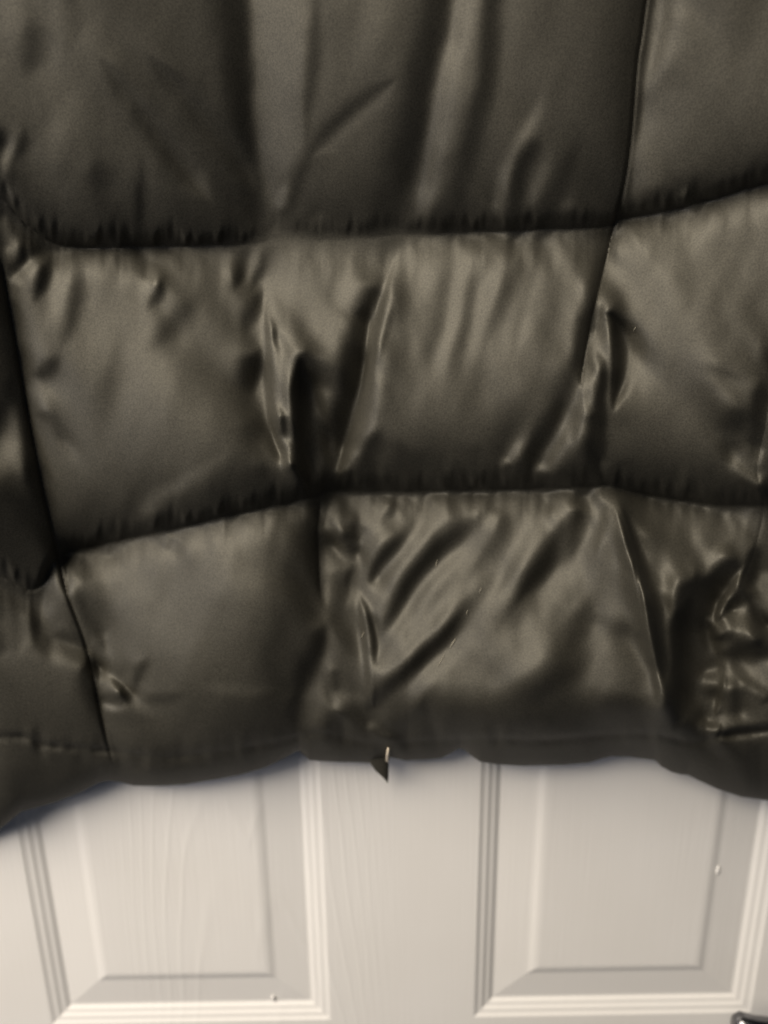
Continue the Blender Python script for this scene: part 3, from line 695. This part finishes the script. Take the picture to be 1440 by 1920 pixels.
for h_, wl_2, wr_2, pts in ((13, 11, 30, [(752, 462), (734, 530), (716, 610), (700, 690), (680, 775), (640, 880)]),
                           (8, 8, 14, [(500, 570), (508, 650), (511, 730), (524, 820), (547, 884)]),
                           (-7, 22, 18, [(190, 110), (250, 185), (310, 265), (395, 375)]),
                           (-5, 20, 18, [(280, 105), (372, 205), (438, 287), (478, 360)]),
                           (-3, 18, 18, [(745, 148), (652, 224), (585, 292)]),
                           (-11, 30, 13, [(698, 560), (682, 640), (668, 720), (652, 790), (636, 852)]),
                           (-13, 9, 17, [(1172, 955), (1202, 1050), (1226, 1130), (1238, 1210), (1246, 1280)]),
                           (10, 7, 8, [(1398, 1058), (1376, 1100), (1342, 1166)]),
                           (12, 16, 16, [(1376, 1126), (1400, 1170), (1424, 1214)]),
                           (8, 9, 9, [(1322, 1156), (1340, 1176), (1352, 1200)]),
                           (9, 13, 11, [(1306, 1358), (1330, 1362), (1354, 1370)]),
                           (7, 6, 6, [(1360, 1262), (1354, 1300), (1344, 1344)]),
                           (7, 12, 12, [(1384, 1272), (1410, 1290), (1444, 1314)]),
                           (-8, 7, 7, [(1350, 1382), (1400, 1375), (1460, 1366)]),
                           (-7, 8, 8, [(1396, 1104), (1420, 1146), (1448, 1182)]),
                           (7, 8, 8, [(674, 1110), (682, 1160), (690, 1230), (700, 1330)])):
    sl, e = stroke_w(wl_2, wr_2, pts, .3, .2, 2.0)
    hgrid[sl] += h_ * e
for h_, wl_2, wr_2, pts in ((-24, 18, 26, [(566, 672), (566, 700), (568, 740), (572, 800), (578, 860), (586, 930)]),
                           (-24, 11, 18, [(1134, 588), (1149, 597), (1160, 622), (1164, 660), (1160, 720), (1150, 770)]),
                           (-40, 22, 32, [(1296, 1122), (1286, 1170), (1286, 1240), (1280, 1310), (1264, 1370)])):
    sl, e = stroke_w(wl_2, wr_2, pts, .3, .35, 2.2)
    hgrid[sl] += h_ * e
def sample(A, u, v):
    x = np.clip((u - gu[0]) / GS, 0, len(gu) - 1.001); y = np.clip((v - gv[0]) / GS, 0, len(gv) - 1.001)
    xi = x.astype(int); yi = y.astype(int); fx = x - xi; fy = y - yi
    return (A[yi, xi] * (1 - fx) + A[yi, xi + 1] * fx) * (1 - fy) + (A[yi + 1, xi] * (1 - fx) + A[yi + 1, xi + 1] * fx) * fy
H = sample(hgrid, U, Vv)
# the stitching line itself
for f, o_ in ((_h1, o1), (_h2, o2)):
    d = Vv - f(U) + 2.2 * pnoise(U / 17, U * 0 + 3.5, 61) + 1.2 * pnoise(U / 7, U * 0 + 8.5, 62)
    wu = 19 * (1 + .55 * pnoise(U / 12, U * 0 + 21.5, 63) + .35 * pnoise(U / 31, U * 0 + 4.5, 64))
    H -= 15 * np.exp(-(d / np.where(d < 0, wu, 42.0)) ** 2) + 3 * np.exp(-(d / 5.0) ** 2)
for f, v0, v1_, dep in ((SA, 480, 1440, 5), (SD, -400, 740, 5), (SD, 930, 1190, 4), (SE, 640, 1130, 1.5), (SB, 920, 1130, 3)):
    d = U - f(Vv)
    H -= dep * np.exp(-(d / 4.0) ** 2) * sm((Vv - v0) / 40) * sm((v1_ - Vv) / 40)
dh2 = hv[None, :] - Vv
d = Vv - np.minimum(H3(U), hem_s(U) - 24)
hs = np.interp(U, [-300, 220, 300, 560, 760, 920, 960, 1235, 1300, 1350, 1800], [1, 1, .5, .5, .5, .7, 1, 1, .6, 1, 1])
H -= hs * (5 + 3 * pnoise(U / 15, U * 0 + 2.5, 65)) * np.exp(-(d / np.where(d < 0, 7.0, 9.0)) ** 2)
H += 3.5 * pnoise(U / 19, Vv / 60, 66) * np.exp(-(d / 26.0) ** 2)
rr = np.clip(1 - dh2 / 40.0, 0, 1)
H -= 32 * (1 - np.sqrt(np.maximum(1 - rr * rr, 0)))
# the hem hangs close to the door all the way along
hb = blur(H[-1:, :], 14, 1)
dd_ = np.maximum(hem_s(U) - Vv, 0)
H += np.minimum(8 - hb, 0) * np.exp(-(dd_ / 90) ** 2) + np.maximum(0 - hb, 0) * np.exp(-(dd_ / 260) ** 2)
side = np.clip((np.abs(U - 720) - 760) / 260, 0, 1)
H -= 60 * side ** 2
# keep every fold clear of the door
ZC = lean(Vv) + SC * H
ZC = .007 + .004 * np.logaddexp(0, (ZC - .007) / .004)
H = (ZC - lean(Vv)) / SC
P = unproj(U, Vv, -(lean(Vv) + SC * H))
ny, nx = U.shape
# three extra rows roll the hem under
Hh = H[-1]
extra = []
for dv, dhh in ((-1, -8), (-6, -18), (-16, -26)):
    extra.append(unproj(U1, hv + dv, -(lean(hv) + SC * (Hh + dhh))))
P = np.concatenate([P, np.array(extra)], 0)
ny2 = P.shape[0]

jacket = bpy.data.objects.new('padded_jacket', None); COL.objects.link(jacket)
jo = np.array([0, -D0, 0.2]); jacket.location = jo
tag(jacket, 'black quilted puffer jacket with gathered folds, hanging in front of the white door', 'jacket')
P = P - jo

vcuts = [SA, SB, SD, SE]
# split along the seams, one panel per quilted cell
Uc = .25 * (U[:-1, :-1] + U[1:, :-1] + U[:-1, 1:] + U[1:, 1:]); Vc = .25 * (Vv[:-1, :-1] + Vv[1:, :-1] + Vv[:-1, 1:] + Vv[1:, 1:])
colid = sum((Uc > f(Vc)).astype(int) for f in vcuts)
rowid = sum((Vc > f(Uc)).astype(int) for f in (H0, _h1, _h2, H3))
cell = rowid * 10 + colid
tail = np.tile(40 + colid[-1:], (3, 1))
cell = np.vstack([cell, tail])
I = np.arange(ny2 * nx).reshape(ny2, nx)
Q = np.stack([I[:-1, :-1], I[1:, :-1], I[1:, 1:], I[:-1, 1:]], -1)
flat = P.reshape(-1, 3)
for c in np.unique(cell):
    q = Q[cell == c]
    used, inv = np.unique(q, return_inverse=True)
    quad_obj('hem_band' if c >= 40 else 'quilted_panel', flat[used], inv.reshape(q.shape), NYLON, jacket)

# lining behind
zm = ZC.copy()
for sh in (1, 2, 4, 6):                             # lowest cloth nearby, so that the lining stays behind every crease
    for ax in (0, 1): zm = np.minimum(np.minimum(np.roll(zm, sh, ax), np.roll(zm, -sh, ax)), zm)
zm = blur(blur(zm, 3, 0), 3, 1)
zm = np.maximum(np.minimum(zm, ZC) - .0045, .002)
rs = np.r_[0:ny - 8:5, ny - 8]; cs = np.r_[0:nx:5, nx - 1]
UL = U[np.ix_(rs, cs)]; VL = Vv[np.ix_(rs, cs)]
PL = unproj(UL, VL, -zm[np.ix_(rs, cs)]) - jo
IL = np.arange(UL.size).reshape(UL.shape)
QL = np.stack([IL[:-1, :-1], IL[:-1, 1:], IL[1:, 1:], IL[1:, :-1]], -1).reshape(-1, 4)
quad_obj('lining', PL.reshape(-1, 3), QL, LINING, jacket)

# surface height at a pixel, for the things that lie on the cloth
def surf(px, py, off=.0006):
    k = np.argmin((U - px) ** 2 + (Vv - py) ** 2)
    return unproj(px, py, -(lean(py) + SC * H.flat[k] + off))
# folded point of cloth that hangs below the hem, and the cut thread beside it
prof = [(676, 700, 1396), (684, 722, 1410), (690, 728, 1424), (696, 729, 1434), (705, 729, 1446), (716, 728.5, 1456), (723, 728, 1463), (726.5, 727.5, 1468)]
yb = surf(705, 1426, 0)[1]; V = []; Fc = []; nc = 8
for r0, (ua, ub, vv) in enumerate(prof):
    for k in range(2 * nc):
        th = 2 * math.pi * k / (2 * nc); tq = .5 - .5 * math.cos(th)
        V.append(unproj(ua + (ub - ua) * tq, vv, yb + .0005 - .0028 * math.sin(th) * min(1, (ub - ua) / 22)) - jo)
    if r0:
        for k in range(2 * nc):
            a0 = (r0 - 1) * 2 * nc + k; a1 = (r0 - 1) * 2 * nc + (k + 1) % (2 * nc)
            Fc.append((a0, a0 + 2 * nc, a1 + 2 * nc, a1))
mesh_obj('hem_point', V, Fc, NYLON, jacket)
V, Fc = lathe_path([surf(728, 1403, .003) - jo, surf(727, 1415, .0034) - jo, surf(726, 1428, .0036) - jo, surf(725, 1439, .0036) - jo], [.0006, .0011, .0010, .0004], 8)
mesh_obj('loose_thread', V, Fc, THREAD, jacket)

def lint(pts, r, label):
    q = [surf(*p) for p in pts]; base = q[0].copy()
    V, Fc = lathe_path([p - base for p in q], [r * .6] + [r] * (len(q) - 2) + [r * .5], 6)
    o = mesh_obj('lint_fibre', V, Fc, LINT); o.location = base
    tag(o, label, 'lint', 'lint fibres caught on the jacket')
lint([(854, 1198), (848, 1207), (843, 1216)], .00028, 'thickest pale lint fibre, low on the middle panel of the bottom row of the jacket')
lint([(833, 1227), (827, 1238), (820, 1250)], .00014, 'faint slanting lint hair just below left of the thickest lint fibre on the jacket')
lint([(682, 1186), (679, 1192), (677, 1198)], .00017, 'short pale lint fibre on the crumpled grey strip beside the middle seam')
lint([(821, 1050), (818, 1056), (817, 1064)], .00015, 'tiny curved lint hair near the upper middle of the bottom quilted row')
lint([(903, 1102), (900, 1107), (899, 1113)], .00014, 'tiny lint hair between the two long diagonal folds of the bottom quilted row')
lint([(877, 1144), (875, 1149), (876, 1155)], .00014, 'tiny upright lint hair just above the thickest lint fibre')
lint([(1192, 613), (1189, 618), (1187, 622)], .00014, 'tiny lint hair beside the dark hooked fold on the right panel')
